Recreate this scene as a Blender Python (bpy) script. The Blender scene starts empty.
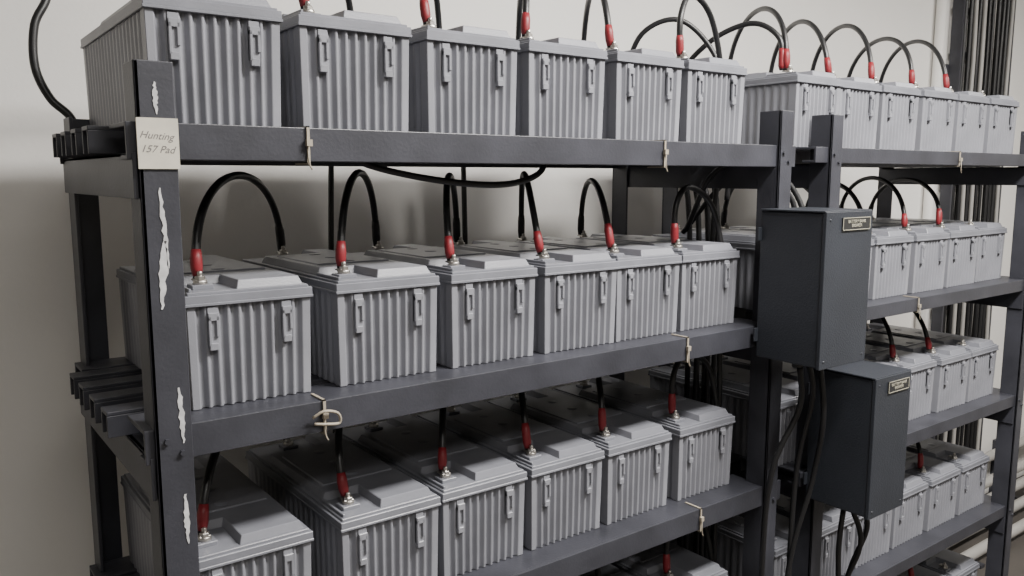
import bpy, bmesh, math, random
from mathutils import Vector, Matrix
random.seed(7)
S = 1.13          # metres per layout unit
H = 1.5           # camera height in layout units (layout z is relative to camera height)
scene = bpy.context.scene

# ---------------------------------------------------------------- materials
def mat(name, col, rough=0.5, metal=0.0, noise=0.0, nscale=20.0, bump=0.0, bscale=200.0, spec=0.5, stretch=None):
    m = bpy.data.materials.new(name); m.use_nodes = True
    nt = m.node_tree; b = nt.nodes['Principled BSDF']
    b.inputs['Base Color'].default_value = (*col, 1)
    b.inputs['Roughness'].default_value = rough
    b.inputs['Metallic'].default_value = metal
    b.inputs['Specular IOR Level'].default_value = spec
    tc = nt.nodes.new('ShaderNodeTexCoord')
    src = tc.outputs['Object']
    if stretch:
        mp = nt.nodes.new('ShaderNodeMapping'); mp.inputs['Scale'].default_value = stretch
        nt.links.new(src, mp.inputs['Vector']); src = mp.outputs['Vector']
    if noise > 0:
        n = nt.nodes.new('ShaderNodeTexNoise'); n.inputs['Scale'].default_value = nscale
        n.inputs['Detail'].default_value = 6
        nt.links.new(src, n.inputs['Vector'])
        r = nt.nodes.new('ShaderNodeValToRGB')
        r.color_ramp.elements[0].position = 0.3; r.color_ramp.elements[1].position = 0.7
        r.color_ramp.elements[0].color = (*[c*(1-noise) for c in col], 1)
        r.color_ramp.elements[1].color = (*[min(1, c*(1+noise)) for c in col], 1)
        nt.links.new(n.outputs['Fac'], r.inputs['Fac'])
        nt.links.new(r.outputs['Color'], b.inputs['Base Color'])
    if bump > 0:
        n2 = nt.nodes.new('ShaderNodeTexNoise'); n2.inputs['Scale'].default_value = bscale
        nt.links.new(tc.outputs['Object'], n2.inputs['Vector'])
        bp = nt.nodes.new('ShaderNodeBump'); bp.inputs['Strength'].default_value = bump
        bp.inputs['Distance'].default_value = 0.002
        nt.links.new(n2.outputs['Fac'], bp.inputs['Height'])
        nt.links.new(bp.outputs['Normal'], b.inputs['Normal'])
    return m

M_BAT = mat('battery_grey_plastic', (0.222,0.226,0.252), 0.36, noise=0.12, nscale=9, bump=0.12, bscale=400)
M_LID = mat('battery_lid_plastic', (0.182,0.187,0.212), 0.36, noise=0.14, nscale=12, bump=0.12, bscale=400)
M_LEAD = mat('terminal_metal', (0.45,0.43,0.40), 0.35, 0.9)
M_BLACK = mat('black_cable_rubber', (0.010,0.010,0.011), 0.42)
M_RED = mat('red_boot', (0.19,0.012,0.018), 0.5)
M_STEEL = mat('rack_slate_paint', (0.037,0.038,0.047), 0.42, noise=0.25, nscale=12, bump=0.15)
M_BOX = mat('enclosure_dark_paint', (0.023,0.026,0.033), 0.42, noise=0.12, nscale=10, bump=0.3, bscale=300)
M_WALL = mat('wall_plaster_paint', (0.80,0.785,0.755), 0.85, noise=0.025, nscale=1.6, bump=0.25, bscale=60)
M_CEIL = mat('ceiling_paint', (0.60,0.59,0.57), 0.9, noise=0.02, nscale=3)
M_FLOOR = mat('floor_tile', (0.07,0.062,0.055), 0.6, noise=0.15, nscale=5)
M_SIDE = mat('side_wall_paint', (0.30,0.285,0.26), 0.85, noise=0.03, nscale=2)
M_PAPER = mat('label_paper', (0.55,0.52,0.44), 0.8, noise=0.10, nscale=30)
M_INK = mat('ink', (0.16,0.15,0.15), 0.8)
M_PAINT = mat('white_paint_smear', (0.50,0.50,0.51), 0.7, noise=0.25, nscale=60)
M_TIE = mat('cream_zip_tie', (0.33,0.29,0.23), 0.6)
M_PIPE = mat('grey_conduit', (0.36,0.35,0.33), 0.5, noise=0.08, nscale=8)
M_PLATE = mat('label_plate_dark', (0.02,0.02,0.02), 0.4)
M_TXT = mat('label_text_cream', (0.36,0.34,0.27), 0.6)
M_FIX = mat('lamp_housing', (0.7,0.7,0.7), 0.5)
M_GLOW = bpy.data.materials.new('fluorescent_tube'); M_GLOW.use_nodes = True
_e = M_GLOW.node_tree.nodes['Principled BSDF']
_e.inputs['Emission Color'].default_value = (1,0.97,0.9,1); _e.inputs['Emission Strength'].default_value = 6

# ---------------------------------------------------------------- mesh builder
class MB:
    def __init__(s): s.v=[]; s.f=[]; s.m=[]; s.mats=[]; s.sm=[]
    def mi(s, m):
        if m not in s.mats: s.mats.append(m)
        return s.mats.index(m)
    def add(s, vs, fs, m, smooth=False):
        o=len(s.v); s.v += [tuple(p) for p in vs]; i=s.mi(m)
        for f in fs: s.f.append([o+k for k in f]); s.m.append(i); s.sm.append(smooth)
    def box(s, x0,x1,y0,y1,z0,z1, m):
        vs=[(x,y,z) for z in (z0,z1) for (x,y) in ((x0,y0),(x1,y0),(x1,y1),(x0,y1))]
        s.add(vs, [(3,2,1,0),(4,5,6,7),(0,1,5,4),(1,2,6,5),(2,3,7,6),(3,0,4,7)], m)
    def prism(s, poly, z0, z1, m, top=None):
        n=len(poly); top = top or poly
        vs=[(x,y,z0) for x,y in poly]+[(x,y,z1) for x,y in top]
        fs=[tuple(reversed(range(n))), tuple(range(n,2*n))]+[(i,(i+1)%n,n+(i+1)%n,n+i) for i in range(n)]
        s.add(vs, fs, m)
    def cyl(s, c, r, h, m, n=14, axis='z', r2=None):
        r2 = r if r2 is None else r2
        vs=[]
        for (hh,rr) in ((0,r),(h,r2)):
            for i in range(n):
                a=2*math.pi*i/n; u=math.cos(a)*rr; w=math.sin(a)*rr
                if axis=='z': vs.append((c[0]+u,c[1]+w,c[2]+hh))
                elif axis=='y': vs.append((c[0]+u,c[1]+hh,c[2]+w))
                else: vs.append((c[0]+hh,c[1]+u,c[2]+w))
        fs=[tuple(reversed(range(n))), tuple(range(n,2*n))]+[(i,(i+1)%n,n+(i+1)%n,n+i) for i in range(n)]
        s.add(vs, fs, m, n>8)
    def tube(s, pts, r, m, n=10):
        pts=[Vector(p) for p in pts]; N=len(pts); vs=[]
        prev=None
        rr = r if isinstance(r,(list,tuple)) else [r]*N
        for i,p in enumerate(pts):
            t=(pts[min(i+1,N-1)]-pts[max(i-1,0)]).normalized()
            if prev is None:
                up=Vector((0,0,1)) if abs(t.z)<0.9 else Vector((1,0,0))
                a=t.cross(up).normalized()
            else:
                a=(prev - t*prev.dot(t)).normalized()
            prev=a; b=t.cross(a)
            for k in range(n):
                th=2*math.pi*k/n
                vs.append(p+(a*math.cos(th)+b*math.sin(th))*rr[i])
        fs=[(i*n+k, i*n+(k+1)%n, (i+1)*n+(k+1)%n, (i+1)*n+k) for i in range(N-1) for k in range(n)]
        fs.append(tuple(reversed(range(n)))); fs.append(tuple(range((N-1)*n,N*n)))
        s.add(vs, fs, m, True)
    def mesh(s, name, rel=True):
        me=bpy.data.meshes.new(name)
        off = H if rel else 0.0
        me.from_pydata([(x*S,y*S,(z+off)*S) for x,y,z in s.v],[],s.f)
        for m in s.mats: me.materials.append(m)
        me.polygons.foreach_set('material_index', s.m)
        me.polygons.foreach_set('use_smooth', s.sm)
        bm=bmesh.new(); bm.from_mesh(me); bmesh.ops.recalc_face_normals(bm, faces=bm.faces); bm.to_mesh(me); bm.free()
        me.update(); return me
    def obj(s, name, parent=None, bevel=0, rel=True):
        o=bpy.data.objects.new(name, s.mesh(name, rel)); scene.collection.objects.link(o)
        if parent: o.parent=parent
        if bevel:
            b=o.modifiers.new('bevel','BEVEL'); b.width=bevel; b.segments=2; b.limit_method='ANGLE'; b.angle_limit=math.radians(40)
        return o

def empty(name):
    e=bpy.data.objects.new(name,None); scene.collection.objects.link(e); e.empty_display_size=0.1; return e

def catmull(P, k=8):
    P=[Vector(p) for p in P]; P=[P[0]*2-P[1]]+P+[P[-1]*2-P[-2]]; out=[]
    for i in range(1,len(P)-2):
        for j in range(k):
            t=j/k; a,b,c,d=P[i-1:i+3]
            out.append(0.5*((2*b)+(c-a)*t+(2*a-5*b+4*c-d)*t*t+(3*b-a-3*c+d)*t**3))
    out.append(P[-2]); return out

# ---------------------------------------------------------------- battery
W, D = 0.155, 0.370
TX, TY = 0.028, 0.037
def corrugated(nx, ny, mx, my, g, gs):
    """footprint with vertical grooves on all four sides"""
    def side(L, n, mrg, g):
        out=[(0.0,0.0)]
        p=(L-2*mrg)/n
        for i in range(n):
            a=mrg+i*p
            out += [(a+p*0.06,0.0),(a+p*0.34,g),(a+p*0.58,g),(a+p*0.86,0.0)]
        return out
    poly=[]
    for s_,d in side(W,nx,mx,g): poly.append((s_, d))
    for s_,d in side(D,ny,my,gs): poly.append((W-d, s_))
    for s_,d in side(W,nx,mx,g): poly.append((W-s_, D-d))
    for s_,d in side(D,ny,my,gs): poly.append((d, D-s_))
    return poly
def battery_mesh():
    b=MB()
    poly=corrugated(10,18,0.009,0.014,0.0066,0.0016)
    zb,zt=0.0,0.127
    cx,cy=W/2,D/2
    low=[(cx+(x-cx)*0.972, cy+(y-cy)*0.988) for x,y in poly]
    b.prism(low, zb, zt, M_BAT, top=poly)
    # lid rim
    b.box(-0.002,W+0.002,-0.0030,D+0.0030,0.130,0.1400,M_LID)
    b.box(-0.0028,W+0.0028,-0.004,D+0.004,0.1265,0.1305,M_LID)
    b.box(0.002,W-0.002,0.001,D-0.001,0.1395,0.1435,M_LID)
    # raised platform with terminal recesses
    def rect(x0,x1,y0,y1): return [(x0,y0),(x1,y0),(x1,y1),(x0,y1)]
    P=[(0.062,0.005),(W-0.007,0.005),(W-0.007,D-0.006),(0.100,D-0.006),(0.100,D-0.075),(0.007,D-0.075),(0.007,0.076),(0.062,0.076)]
    T=[(0.066,0.010),(W-0.012,0.010),(W-0.012,D-0.011),(0.105,D-0.011),(0.105,D-0.080),(0.012,D-0.080),(0.012,0.081),(0.066,0.081)]
    b.prism(P,0.143,0.1545,M_LID,top=T)
    b.prism(rect(0.020,W-0.018,0.105,D-0.105),0.154,0.1565,M_LID,top=rect(0.022,W-0.020,0.107,D-0.107))
    b.box(0.005,0.0085,0.006,0.076,0.143,0.148,M_LID)
    for i in range(3):
        b.cyl((W/2,0.125+i*0.060,0.156),0.010,0.0015,M_LID,16)
    # front/back handle clips
    for y0,sg in ((0.0,-1),(D,1)):
        for xc in (0.030,0.122):
            def yy(a,c):
                p,q=y0+sg*a,y0+sg*c; return (min(p,q),max(p,q))
            ya=yy(-0.0068,0.0015); yb=yy(-0.0068,0.0050)
            b.box(xc-0.0065,xc+0.0065,*ya,0.076,0.125,M_BAT)
            b.box(xc-0.0065,xc-0.0028,*yb,0.078,0.114,M_BAT)
            b.box(xc+0.0028,xc+0.0065,*yb,0.088,0.114,M_BAT)
            b.box(xc-0.0065,xc+0.0065,*yb,0.108,0.118,M_BAT)
            b.box(xc-0.0058,xc+0.0048,*yb,0.072,0.081,M_BAT)
    # terminals
    for tx,ty in ((TX,TY),(0.060,D-0.035)):
        b.box(tx-0.013,tx+0.013,ty-0.012,ty+0.012,0.143,0.149,M_LID)
        b.cyl((tx,ty,0.148),0.0085,0.006,M_LEAD,14)
        b.cyl((tx,ty,0.153),0.0066,0.006,M_LEAD,6)
        b.cyl((tx,ty,0.158),0.0032,0.007,M_LEAD,10)
        b.box(tx-0.007,tx+0.007,ty-0.004,ty+0.014,0.1525,0.1550,M_LEAD)
    o=b.obj('tmp',rel=False)
    bv=o.modifiers.new('b','BEVEL'); bv.width=0.0010; bv.segments=1; bv.limit_method='ANGLE'; bv.angle_limit=math.radians(55)
    dg=bpy.context.evaluated_depsgraph_get()
    me=bpy.data.meshes.new_from_object(o.evaluated_get(dg))
    me.name='lead_acid_battery'
    bpy.data.objects.remove(o)
    return me
BME=battery_mesh()
F0=1.0
def battery(x, z, dy=0.0, rot=0.0):
    o=bpy.data.objects.new('lead_acid_battery',BME); scene.collection.objects.link(o)
    o.location=(x*S,(F0+dy)*S,(z+H)*S+0.0004)
    o.rotation_euler=(0,0,rot)
    return o

ROWZ=[0.058,-0.281,-0.608,-0.932,-1.256]
R1={0:[.396,.577,.76,.934,1.115,1.287],
    1:[.425,.617,.795,.967,1.125,1.289],
    2:[.413,.612,.778,.947,1.115,1.296],
    3:[.41,.59,.77,.945,1.12,1.295],
    4:[.41,.59,.77,.945,1.12,1.295]}
R2=[1.602,1.768,1.935,2.106,2.280,2.450]
def jumper(p0,p1,h0,h1,lean=(0,0),r=0.0056):
    P0=Vector(p0);P1=Vector(p1)
    A=P0+Vector((lean[0],lean[1],h0)); B=P1+Vector((0,0,h1))
    pts=[]
    for i in range(41):
        t=i/40; pts.append(P0*(1-t)**3+A*3*t*(1-t)**2+B*3*t*t*(1-t)+P1*t**3)
    b=MB(); b.tube(pts,r,M_BLACK)
    cut=[];L=0
    for i in range(len(pts)-1):
        cut.append(pts[i]);L+=(pts[i+1]-pts[i]).length
        if L>0.044: break
    if len(cut)<3: cut=pts[:3]
    rr=[r*0.9]+[r*1.32]*(len(cut)-2)+[r*1.08]
    b.tube(cut,rr,M_RED)
    b.tube(pts[-5:],[r*1.1,r*1.3,r*1.3,r*1.3,r],M_BLACK)
    return b.obj('battery_jumper_cable')
def row(ends, z, hh=0.165, dyj=0.004):
    info=[]
    for e in ends:
        dy=random.uniform(-dyj,dyj)
        battery(e-W,z,dy,random.uniform(-0.008,0.008)); info.append((e-W,dy))
    for i in range(len(info)):
        x,dy=info[i]
        p0=(x+TX,F0+dy+TY+0.009,z+0.156)
        if i+1<len(info):
            x2,d2=info[i+1]
            p1=(x2+0.060,F0+D+d2-0.026,z+0.156)
            h=hh*random.uniform(0.90,1.06)
            jumper(p0,p1,h,h*1.0,(random.uniform(-0.035,0.01),random.uniform(-0.02,0.02)))
    return info
I1=[row(R1[i],ROWZ[i],hh=(0.19,0.17,0.165,0.16,0.16)[i]) for i in range(5)]
I2=[row([e+random.uniform(-0.005,0.005) for e in R2],ROWZ[i],hh=(0.19,0.155,0.15,0.15,0.15)[i]) for i in range(5)]
def link(pts, boot=True, name='battery_jumper_cable', r=0.0056):
    c=catmull(pts,8); b=MB(); b.tube(c,r,M_BLACK)
    if boot:
        cut=[];L=0
        for i in range(len(c)-1):
            cut.append(c[i]);L+=(c[i+1]-c[i]).length
            if L>0.044: break
        b.tube(cut,[r*0.9]+[r*1.32]*(len(cut)-2)+[r*1.08],M_RED)
    return b.obj(name)
for k,z in enumerate(ROWZ[:4]):
    x,dy=I1[k][-1]; p=(x+TX,F0+dy+TY+0.009,z+0.156)
    pk=(0.118,0.105,0.11,0.11)[k]
    if k==0:
        link([p,(p[0]+0.0,p[1]+0.0,p[2]+pk*0.6),(p[0]+0.05,p[1]+0.02,p[2]+pk),(p[0]+0.13,p[1]+0.04,p[2]+pk*0.75),(1.335,1.09,z+0.14),(1.35,1.10,z+0.0),(1.36,1.12,z-0.2),(1.37,1.13,-0.5),(1.37,1.13,-1.44)])
    else:
        link([p,(p[0]+0.002,p[1]+0.0,p[2]+pk*0.7),(p[0]+0.05,p[1]+0.01,p[2]+pk),(p[0]+0.13,p[1]+0.02,p[2]+pk*0.6),(1.312,1.05,z+0.10),(1.316+0.004*k,1.06,z-0.05),(1.325,1.06,z-0.25),(1.33,1.08,-1.44)])

# riser cable bundle between racks
def bundle(name, paths, r):
    b=MB()
    for p in paths: b.tube(catmull(p,6),r,M_BLACK,8)
    return b.obj(name)
paths=[]
for i in range(6):
    x=1.376+0.010*i; y=1.15+0.035*(i%3)
    paths.append([(x-0.012,y+0.05,0.02+0.03*(i%3)),(x,y,-0.05),(x+random.uniform(-.005,.005),y-0.01,-0.4),(x+random.uniform(-.005,.005),y,-0.8),(x,y,-1.495)])
bundle('riser_cable_bundle',paths,0.0060)
bundle('enclosure_feed_cables',[
  [(1.325,1.16,-0.11),(1.325,1.10,0.0),(1.36,1.05,0.025),(1.405,0.985,-0.02),(1.425,0.965,-0.10),(1.425,0.962,-0.30)],
  [(1.36,1.2,-0.12),(1.375,1.1,-0.01),(1.41,1.02,0.01),(1.445,0.98,-0.04),(1.45,0.965,-0.12),(1.45,0.962,-0.38)],
  [(1.33,0.88,-0.350),(1.335,0.88,-0.43),(1.30,0.91,-0.56),(1.31,0.93,-0.8),(1.32,0.93,-1.49)],
  [(1.36,0.88,-0.350),(1.375,0.88,-0.42),(1.395,0.92,-0.58),(1.40,0.93,-0.85),(1.41,0.94,-1.49)],
  [(1.395,0.88,-0.350),(1.40,0.87,-0.46),(1.42,0.90,-0.60),(1.39,0.93,-0.85),(1.39,0.94,-1.49)],
 ],0.0055)
bundle('enclosure_outlet_cables',[
  [(1.505,0.88,-0.674),(1.495,0.88,-0.75),(1.53,0.90,-0.9),(1.50,0.92,-1.15),(1.51,0.93,-1.49)],
  [(1.535,0.88,-0.674),(1.56,0.87,-0.76),(1.54,0.90,-0.9),(1.54,0.92,-1.2),(1.54,0.93,-1.49)],
  [(1.565,0.88,-0.674),(1.60,0.88,-0.74),(1.58,0.91,-0.88),(1.57,0.92,-1.2),(1.57,0.93,-1.49)]],0.0055)
# extra loops on the top row near the join
link([(1.305,1.335,0.215),(1.305,1.28,0.30),(1.35,1.22,0.325),(1.405,1.18,0.27),(1.422,1.15,0.18),(1.420,1.13,0.04),(1.415,1.13,-0.05)],False)
link([(1.475,1.05,0.215),(1.475,1.06,0.28),(1.46,1.12,0.315),(1.42,1.2,0.28),(1.40,1.26,0.2),(1.40,1.24,0.05)],True)
# loose cable sagging under the top shelf front beam
link([(0.50,1.08,0.035),(0.56,1.05,0.010),(0.66,1.03,-0.008),(0.76,1.03,-0.012),(0.84,1.05,0.004),(0.90,1.10,0.035)],False,'sagging_cable',0.0050)
# thick cable hooked over rear left corner of the rack
link([(0.24,1.46,0.60),(0.222,1.44,0.36),(0.212,1.43,0.27),(0.190,1.42,0.22),(0.186,1.415,0.16),(0.202,1.41,0.115),(0.228,1.405,0.085),(0.242,1.404,0.03),(0.242,1.404,-0.1),(0.242,1.404,-1.49)],False,'feeder_cable',0.0062)
bundle('rear_drop_cables',[
  [(0.66,1.435,0.1),(0.65,1.435,-0.4),(0.66,1.435,-1.49)],
  [(0.95,1.435,0.1),(0.955,1.435,-0.4),(0.94,1.435,-1.49)]],0.0055)

# ---------------------------------------------------------------- racks
def rack(name, x0, x1, pl, pr, bh, first=False):
    root=empty(name)
    T=0.005
    YR=1.395
    b=MB()
    for px in (pl,pr):
        w = 0.040
        for yf in ('f','r'):
            if yf=='f': ya,yb,yl=0.948,0.948+T,(0.948,0.995)
            else: ya,yb,yl=YR-T,YR,(YR-0.047,YR)
            ztop=0.122 if yf=='f' else 0.085
            b.box(px,px+w,ya,yb,-1.5,ztop,M_STEEL)
            b.box(px,px+T,yl[0],yl[1],-1.5,ztop,M_STEEL)
            b.box(px-0.012,px+w+0.012,(yl[0]-0.01),(yl[1]+0.01),-1.5,-1.494,M_STEEL)
    b.obj('posts',root,0.0012)
    b=MB()
    xr = x1-0.05 if first else x1
    for z in ROWZ:
        b.box(x0,x1,0.9545,0.9595,z-bh,z,M_STEEL)
        b.box(x0,xr,0.9595,1.035,z-0.005,z,M_STEEL)
        b.box(x0,x1,0.9595,0.985,z-bh,z-bh+0.005,M_STEEL)
        b.box(x0,x1,YR-0.015,YR-0.010,z-bh,z,M_STEEL)
        b.box(x0,x1,YR-0.07,YR-0.015,z-0.005,z,M_STEEL)
        for yr in (1.060,1.135,1.210,1.280):
            b.box(x0-0.018,xr,yr,yr+0.034,z-0.005,z,M_STEEL)
            b.box(x0-0.018,xr,yr,yr+0.004,z-0.032,z-0.005,M_STEEL)
            b.box(x0-0.018,xr,yr+0.030,yr+0.034,z-0.032,z-0.005,M_STEEL)
    b.obj('shelf_rails',root,0.0010)
    b=MB()
    for z in ROWZ:
        for xc in (pl-0.0055,pr+0.0055) if first else (pl+0.006,pr-0.006):
            b.box(xc-0.0,xc+0.005,0.953,YR-0.006,z-0.082,z-0.0325,M_STEEL)
            b.box(xc-0.0,xc+0.028,0.965,YR-0.010,z-0.037,z-0.0325,M_STEEL)
    b.obj('cross_beams',root,0.0010)
    b=MB()
    for i,z in enumerate(ROWZ):
        for px in (pl,pr):
            if first and i==0 and px==pl: continue     # covered by the paper tag
            for dx,dz in ((0.012,-0.014),(0.028,-0.03)):
                b.cyl((px+dx,0.9440,z+dz),0.0035,0.0045,M_STEEL,6,'y')
    b.obj('bolts',root)
    return root
rackA=rack('battery_rack',0.205,1.395,0.215,1.335,0.040,True)
rackB=rack('battery_rack',1.462,2.525,1.503,2.478,0.031)

# paper tag and paint smears on the first post
tag=MB(); tag.box(0.2140,0.2565,0.9455,0.9478,0.008,0.062,M_PAPER); tg=tag.obj('paper_label',rackA)
def note(txt,x,z,sz,rot):
    c=bpy.data.curves.new('handwriting','FONT'); c.body=txt; c.size=sz*S; c.shear=0.35; c.extrude=0.0; c.space_character=1.0
    c.materials.append(M_INK)
    t=bpy.data.objects.new('handwriting',c); scene.collection.objects.link(t); t.parent=rackA
    t.location=(x*S,0.9452*S,(z+H)*S); t.rotation_euler=(math.radians(90),math.radians(rot),0)
note('Hunting',0.2160,0.041,0.0108,4); note('157 Pad',0.2165,0.026,0.0108,2)
sm=MB()
def smear(xc,z0,z1,w,sd,slant=0.0):
    rnd=random.Random(sd); n=18; L=[];R=[]
    for i in range(n):
        t=i/(n-1); z=z0+(z1-z0)*t; ww=w*(0.15+0.85*math.sin(math.pi*min(1,t*0.9+0.08)))*(0.6+0.6*rnd.random())
        xx=xc+slant*t+0.0016*(rnd.random()-0.5)
        L.append((xx-ww/2,z));R.append((xx+ww/2,z))
    vs=[(x,0.9472,z) for x,z in L]+[(x,0.9472,z) for x,z in R]+[(x,0.9481,z) for x,z in L]+[(x,0.9481,z) for x,z in R]
    fs=[]
    for i in range(n-1): fs+= [(i,n+i,n+i+1,i+1),(2*n+i,2*n+i+1,3*n+i+1,3*n+i),(i,i+1,2*n+i+1,2*n+i),(n+i,3*n+i,3*n+i+1,n+i+1)]
    sm.add(vs,fs,M_PAINT)
smear(0.235,0.100,0.066,0.005,3)
smear(0.234,-0.012,-0.10,0.005,1,0.006)
smear(0.236,-0.070,-0.145,0.009,2,-0.006)
smear(0.243,-0.235,-0.300,0.006,4,0.002)
smear(0.243,-0.36,-0.42,0.006,6,0.001)
sm.obj('paint_smears',rackA)

# zip ties
def tie(x,z,bh,big=False):
    b=MB(); y0=0.9515; w=0.0018
    b.box(x-w,x+w,y0,y0+0.0018,z-bh-0.003,z+0.002,M_TIE)
    b.box(x-w,x+w,y0,0.990,z-bh-0.0035,z-bh-0.0018,M_TIE)
    b.box(x-w,x+w,y0,0.990,z+0.0004,z+0.002,M_TIE)
    b.box(x-0.0036,x+0.0036,y0-0.004,y0+0.001,z-0.022,z-0.014,M_TIE)
    b.tube(catmull([(x,y0-0.002,z-0.02),(x-0.003,y0-0.005,z-0.032),(x-0.001,y0-0.004,z-0.044),(x+0.002,y0-0.004,z-0.050)],4),0.0010,M_TIE,6)
    if big:
        b.tube(catmull([(x-0.018,y0-0.004,z-0.018),(x-0.005,y0-0.010,z-0.010),(x+0.014,y0-0.008,z-0.016),(x+0.018,y0-0.004,z-0.03),(x+0.0,y0-0.008,z-0.028),(x-0.016,y0-0.004,z-0.026)],4),0.0020,M_TIE,7)
    b.obj('zip_tie')
Z1,Z2=ROWZ[1],ROWZ[2]
tie(0.408,0.058,.04); tie(1.03,0.058,.04); tie(0.418,Z1,.04,True); tie(1.10,Z1,.04); tie(1.15,Z2,.04)
tie(2.05,0.058,.031); tie(1.9,Z1,.031)

# ---------------------------------------------------------------- breaker enclosures
def enclosure(x0,x1,y0,y1,z0,z1):
    root=empty('breaker_enclosure')
    b=MB(); b.box(x0,x1,y0+0.006,y1,z0,z1,M_BOX); b.obj('body',root,0.003)
    b=MB(); b.box(x0-0.002,x1+0.002,y0,y0+0.007,z0-0.002,z1+0.002,M_BOX)
    for dx,dz in ((0.010,0.012),(-0.010,0.012),(0.010,-0.012)):
        b.cyl(((x0 if dx>0 else x1)+dx,y0-0.0015,(z0 if dz>0 else z1)+dz),0.0022,0.002,M_BOX,10,'y')
    b.obj('front_cover',root,0.002)
    b=MB(); b.box(x0-0.003,x1+0.003,y0+0.002,y1,z1+0.001,z1+0.004,M_BOX)
    b.box(x0-0.010,x1+0.010,y1-0.004,y1,z0+0.03,z0+0.055,M_BOX); b.box(x0-0.010,x1+0.010,y1-0.004,y1,z1-0.055,z1-0.03,M_BOX)
    b.obj('flanges',root,0.001)
    b=MB()
    for i in range(3):
        b.cyl((x0+0.035+i*(x1-x0-0.07)/2,(y0+y1)/2,z0-0.012),0.010,0.014,M_PLATE,12)
    b.obj('cable_glands',root)
    lx0,lx1=x0+(x1-x0)*0.32,x1-0.010
    za,zb_=z1-0.031,z1-0.009
    b=MB(); b.box(lx0,lx1,y0-0.0025,y0-0.0002,za,zb_,M_PLATE)
    e=0.0010
    for a in (lx0,lx1-e): b.box(a,a+e,y0-0.0030,y0-0.0024,za,zb_,M_TXT)
    for a in (za,zb_-e): b.box(lx0,lx1,y0-0.0030,y0-0.0024,a,a+e,M_TXT)
    b.obj('name_plate',root)
    c=bpy.data.curves.new('plate_text','FONT'); c.body='BATTERY BANK\nBREAKER'; c.size=0.0080*S; c.align_x='CENTER'; c.extrude=0.0002; c.space_line=0.9
    c.materials.append(M_TXT)
    t=bpy.data.objects.new('plate_text',c); scene.collection.objects.link(t); t.parent=root
    t.location=((lx0+lx1)/2*S,(y0-0.0029)*S,(z1-0.0185+H)*S); t.rotation_euler=(math.radians(90),0,0)
    return root
enclosure(1.285,1.428,0.811,0.947,-0.337,-0.063)
enclosure(1.470,1.596,0.806,0.947,-0.660,-0.384)

# ---------------------------------------------------------------- room
WY=1.66
def slab(name,x0,x1,y0,y1,z0,z1,m):
    b=MB(); b.box(x0,x1,y0,y1,z0,z1,m); return b.obj(name)
CZ=1.12
slab('floor',-1.6,5.4,-2.2,WY+0.1,-1.6,-1.5,M_FLOOR)
slab('ceiling',-1.6,5.4,-2.2,WY+0.1,CZ,CZ+0.1,M_CEIL)
slab('wall_back',-1.6,5.4,WY,WY+0.1,-1.5,CZ,M_WALL)
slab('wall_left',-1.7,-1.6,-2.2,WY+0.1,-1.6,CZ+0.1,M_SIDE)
slab('wall_right',5.4,5.5,-2.2,WY+0.1,-1.6,CZ+0.1,M_WALL)
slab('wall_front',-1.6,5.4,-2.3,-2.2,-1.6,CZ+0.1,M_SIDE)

# cable ladder with vertical cables on the back wall
root=empty('cable_ladder')
b=MB()
LX0,LX1=3.40,3.84
for x in (LX0,LX1):
    b.box(x,x+0.012,WY-0.055,WY-0.012,-1.495,CZ-0.005,M_STEEL)
z=-1.4
while z<CZ-0.05:
    b.box(LX0+0.012,LX1,WY-0.035,WY-0.020,z,z+0.022,M_STEEL); z+=0.17
for z in (-1.2,-0.4,0.4,1.0):
    for x in (LX0,LX1): b.box(x-0.02,x+0.034,WY-0.012,WY,z,z+0.04,M_STEEL)
b.obj('frame',root)
b=MB()
for i in range(21):
    x=LX0+0.035+i*0.0185+random.uniform(-.003,.003)+(0.012 if i>11 else 0); y=WY-0.048-0.014*(i%2)
    r=random.uniform(0.0065,0.0095)
    P=[(x+random.uniform(-.006,.006),y,-1.49+k*(CZ+1.47)/8) for k in range(9)]
    b.tube(catmull(P,3),r,M_PIPE if i in (3,7,12,16,19) else M_BLACK,8)
b.obj('vertical_cables',root)
b=MB()
for k in range(5):
    z=-1.3+k*0.53
    b.box(LX0+0.012,LX1,WY-0.080,WY-0.076,z,z+0.006,M_STEEL)
b.obj('cable_ties',root)
b=MB(); b.tube([(3.29,WY-0.022,-1.49),(3.29,WY-0.022,CZ-0.003)],0.018,M_WALL,14); b.obj('bright_wall_strip')  # white tube added to stand in for the bright pilaster strip of wall
b=MB()
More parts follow.
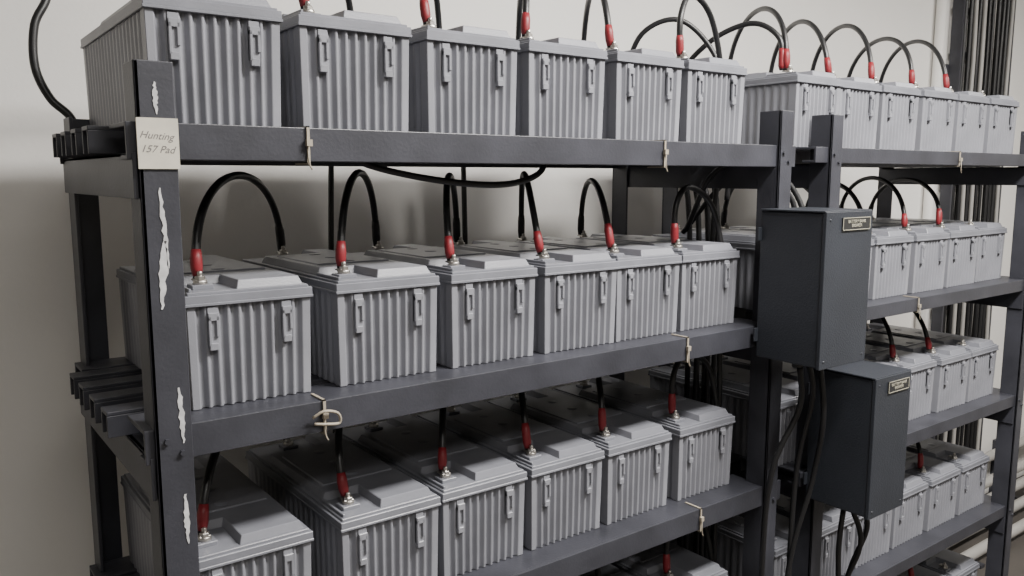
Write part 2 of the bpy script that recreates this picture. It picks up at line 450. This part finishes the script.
for i,(z,y) in enumerate(((-1.27,WY-0.06),(-1.33,WY-0.13),(-1.39,WY-0.16),(-1.45,WY-0.2),(-1.46,WY-0.30))):
    b.tube(catmull([(2.7,y,z),(3.3,y,z+0.004),(3.8,y,z),(5.3,y,z)],4),0.022,M_PIPE,14)
for x in (2.9,3.25,4.1): b.box(x,x+0.03,WY-0.34,WY,-1.5,-1.487,M_STEEL); b.box(x,x+0.03,WY-0.02,WY,-1.487,-1.24,M_STEEL)
b.obj('floor_conduits')

# ---------------------------------------------------------------- ceiling lamps
def lamp(x,y,power):
    root=empty('fluorescent_ceiling_lamp')
    b=MB(); b.box(x-0.55,x+0.55,y-0.10,y+0.10,CZ-0.05,CZ,M_FIX); b.obj('housing',root,0.004)
    b=MB()
    for dy in (-0.05,0.05): b.tube([(x-0.52,y+dy,CZ-0.065),(x+0.52,y+dy,CZ-0.065)],0.012,M_GLOW,12)
    b.obj('tubes',root)
    l=bpy.data.lights.new('tube_light','AREA'); l.shape='RECTANGLE'; l.size=1.2; l.size_y=0.30; l.energy=power; l.color=(1.0,0.965,0.92)
    o=bpy.data.objects.new('tube_light',l); scene.collection.objects.link(o); o.location=(x*S,y*S,(CZ-0.085+H)*S); o.parent=root
lamp(1.35,0.10,152)
lamp(3.3,0.10,72)
lamp(0.0,-0.9,28)

w=bpy.data.worlds.new('room_world'); scene.world=w; w.use_nodes=True
w.node_tree.nodes['Background'].inputs[0].default_value=(0.5,0.5,0.5,1); w.node_tree.nodes['Background'].inputs[1].default_value=0.1

# ---------------------------------------------------------------- camera
cam=bpy.data.cameras.new('camera'); co=bpy.data.objects.new('camera',cam); scene.collection.objects.link(co)
F=825.0; cam.sensor_width=36; cam.lens=F/1024*36; cam.clip_start=0.01
p=math.radians(7.7); Fh=Vector((0.6,0.8,0)); Rr=Vector((0.8,-0.6,0)); Z=Vector((0,0,1))
fw=Fh*math.cos(p)-Z*math.sin(p); up=Fh*math.sin(p)+Z*math.cos(p)
m=Matrix((Rr,up,-fw)).transposed().to_4x4(); m.translation=Vector((0,0,H*S)); co.matrix_world=m
scene.camera=co
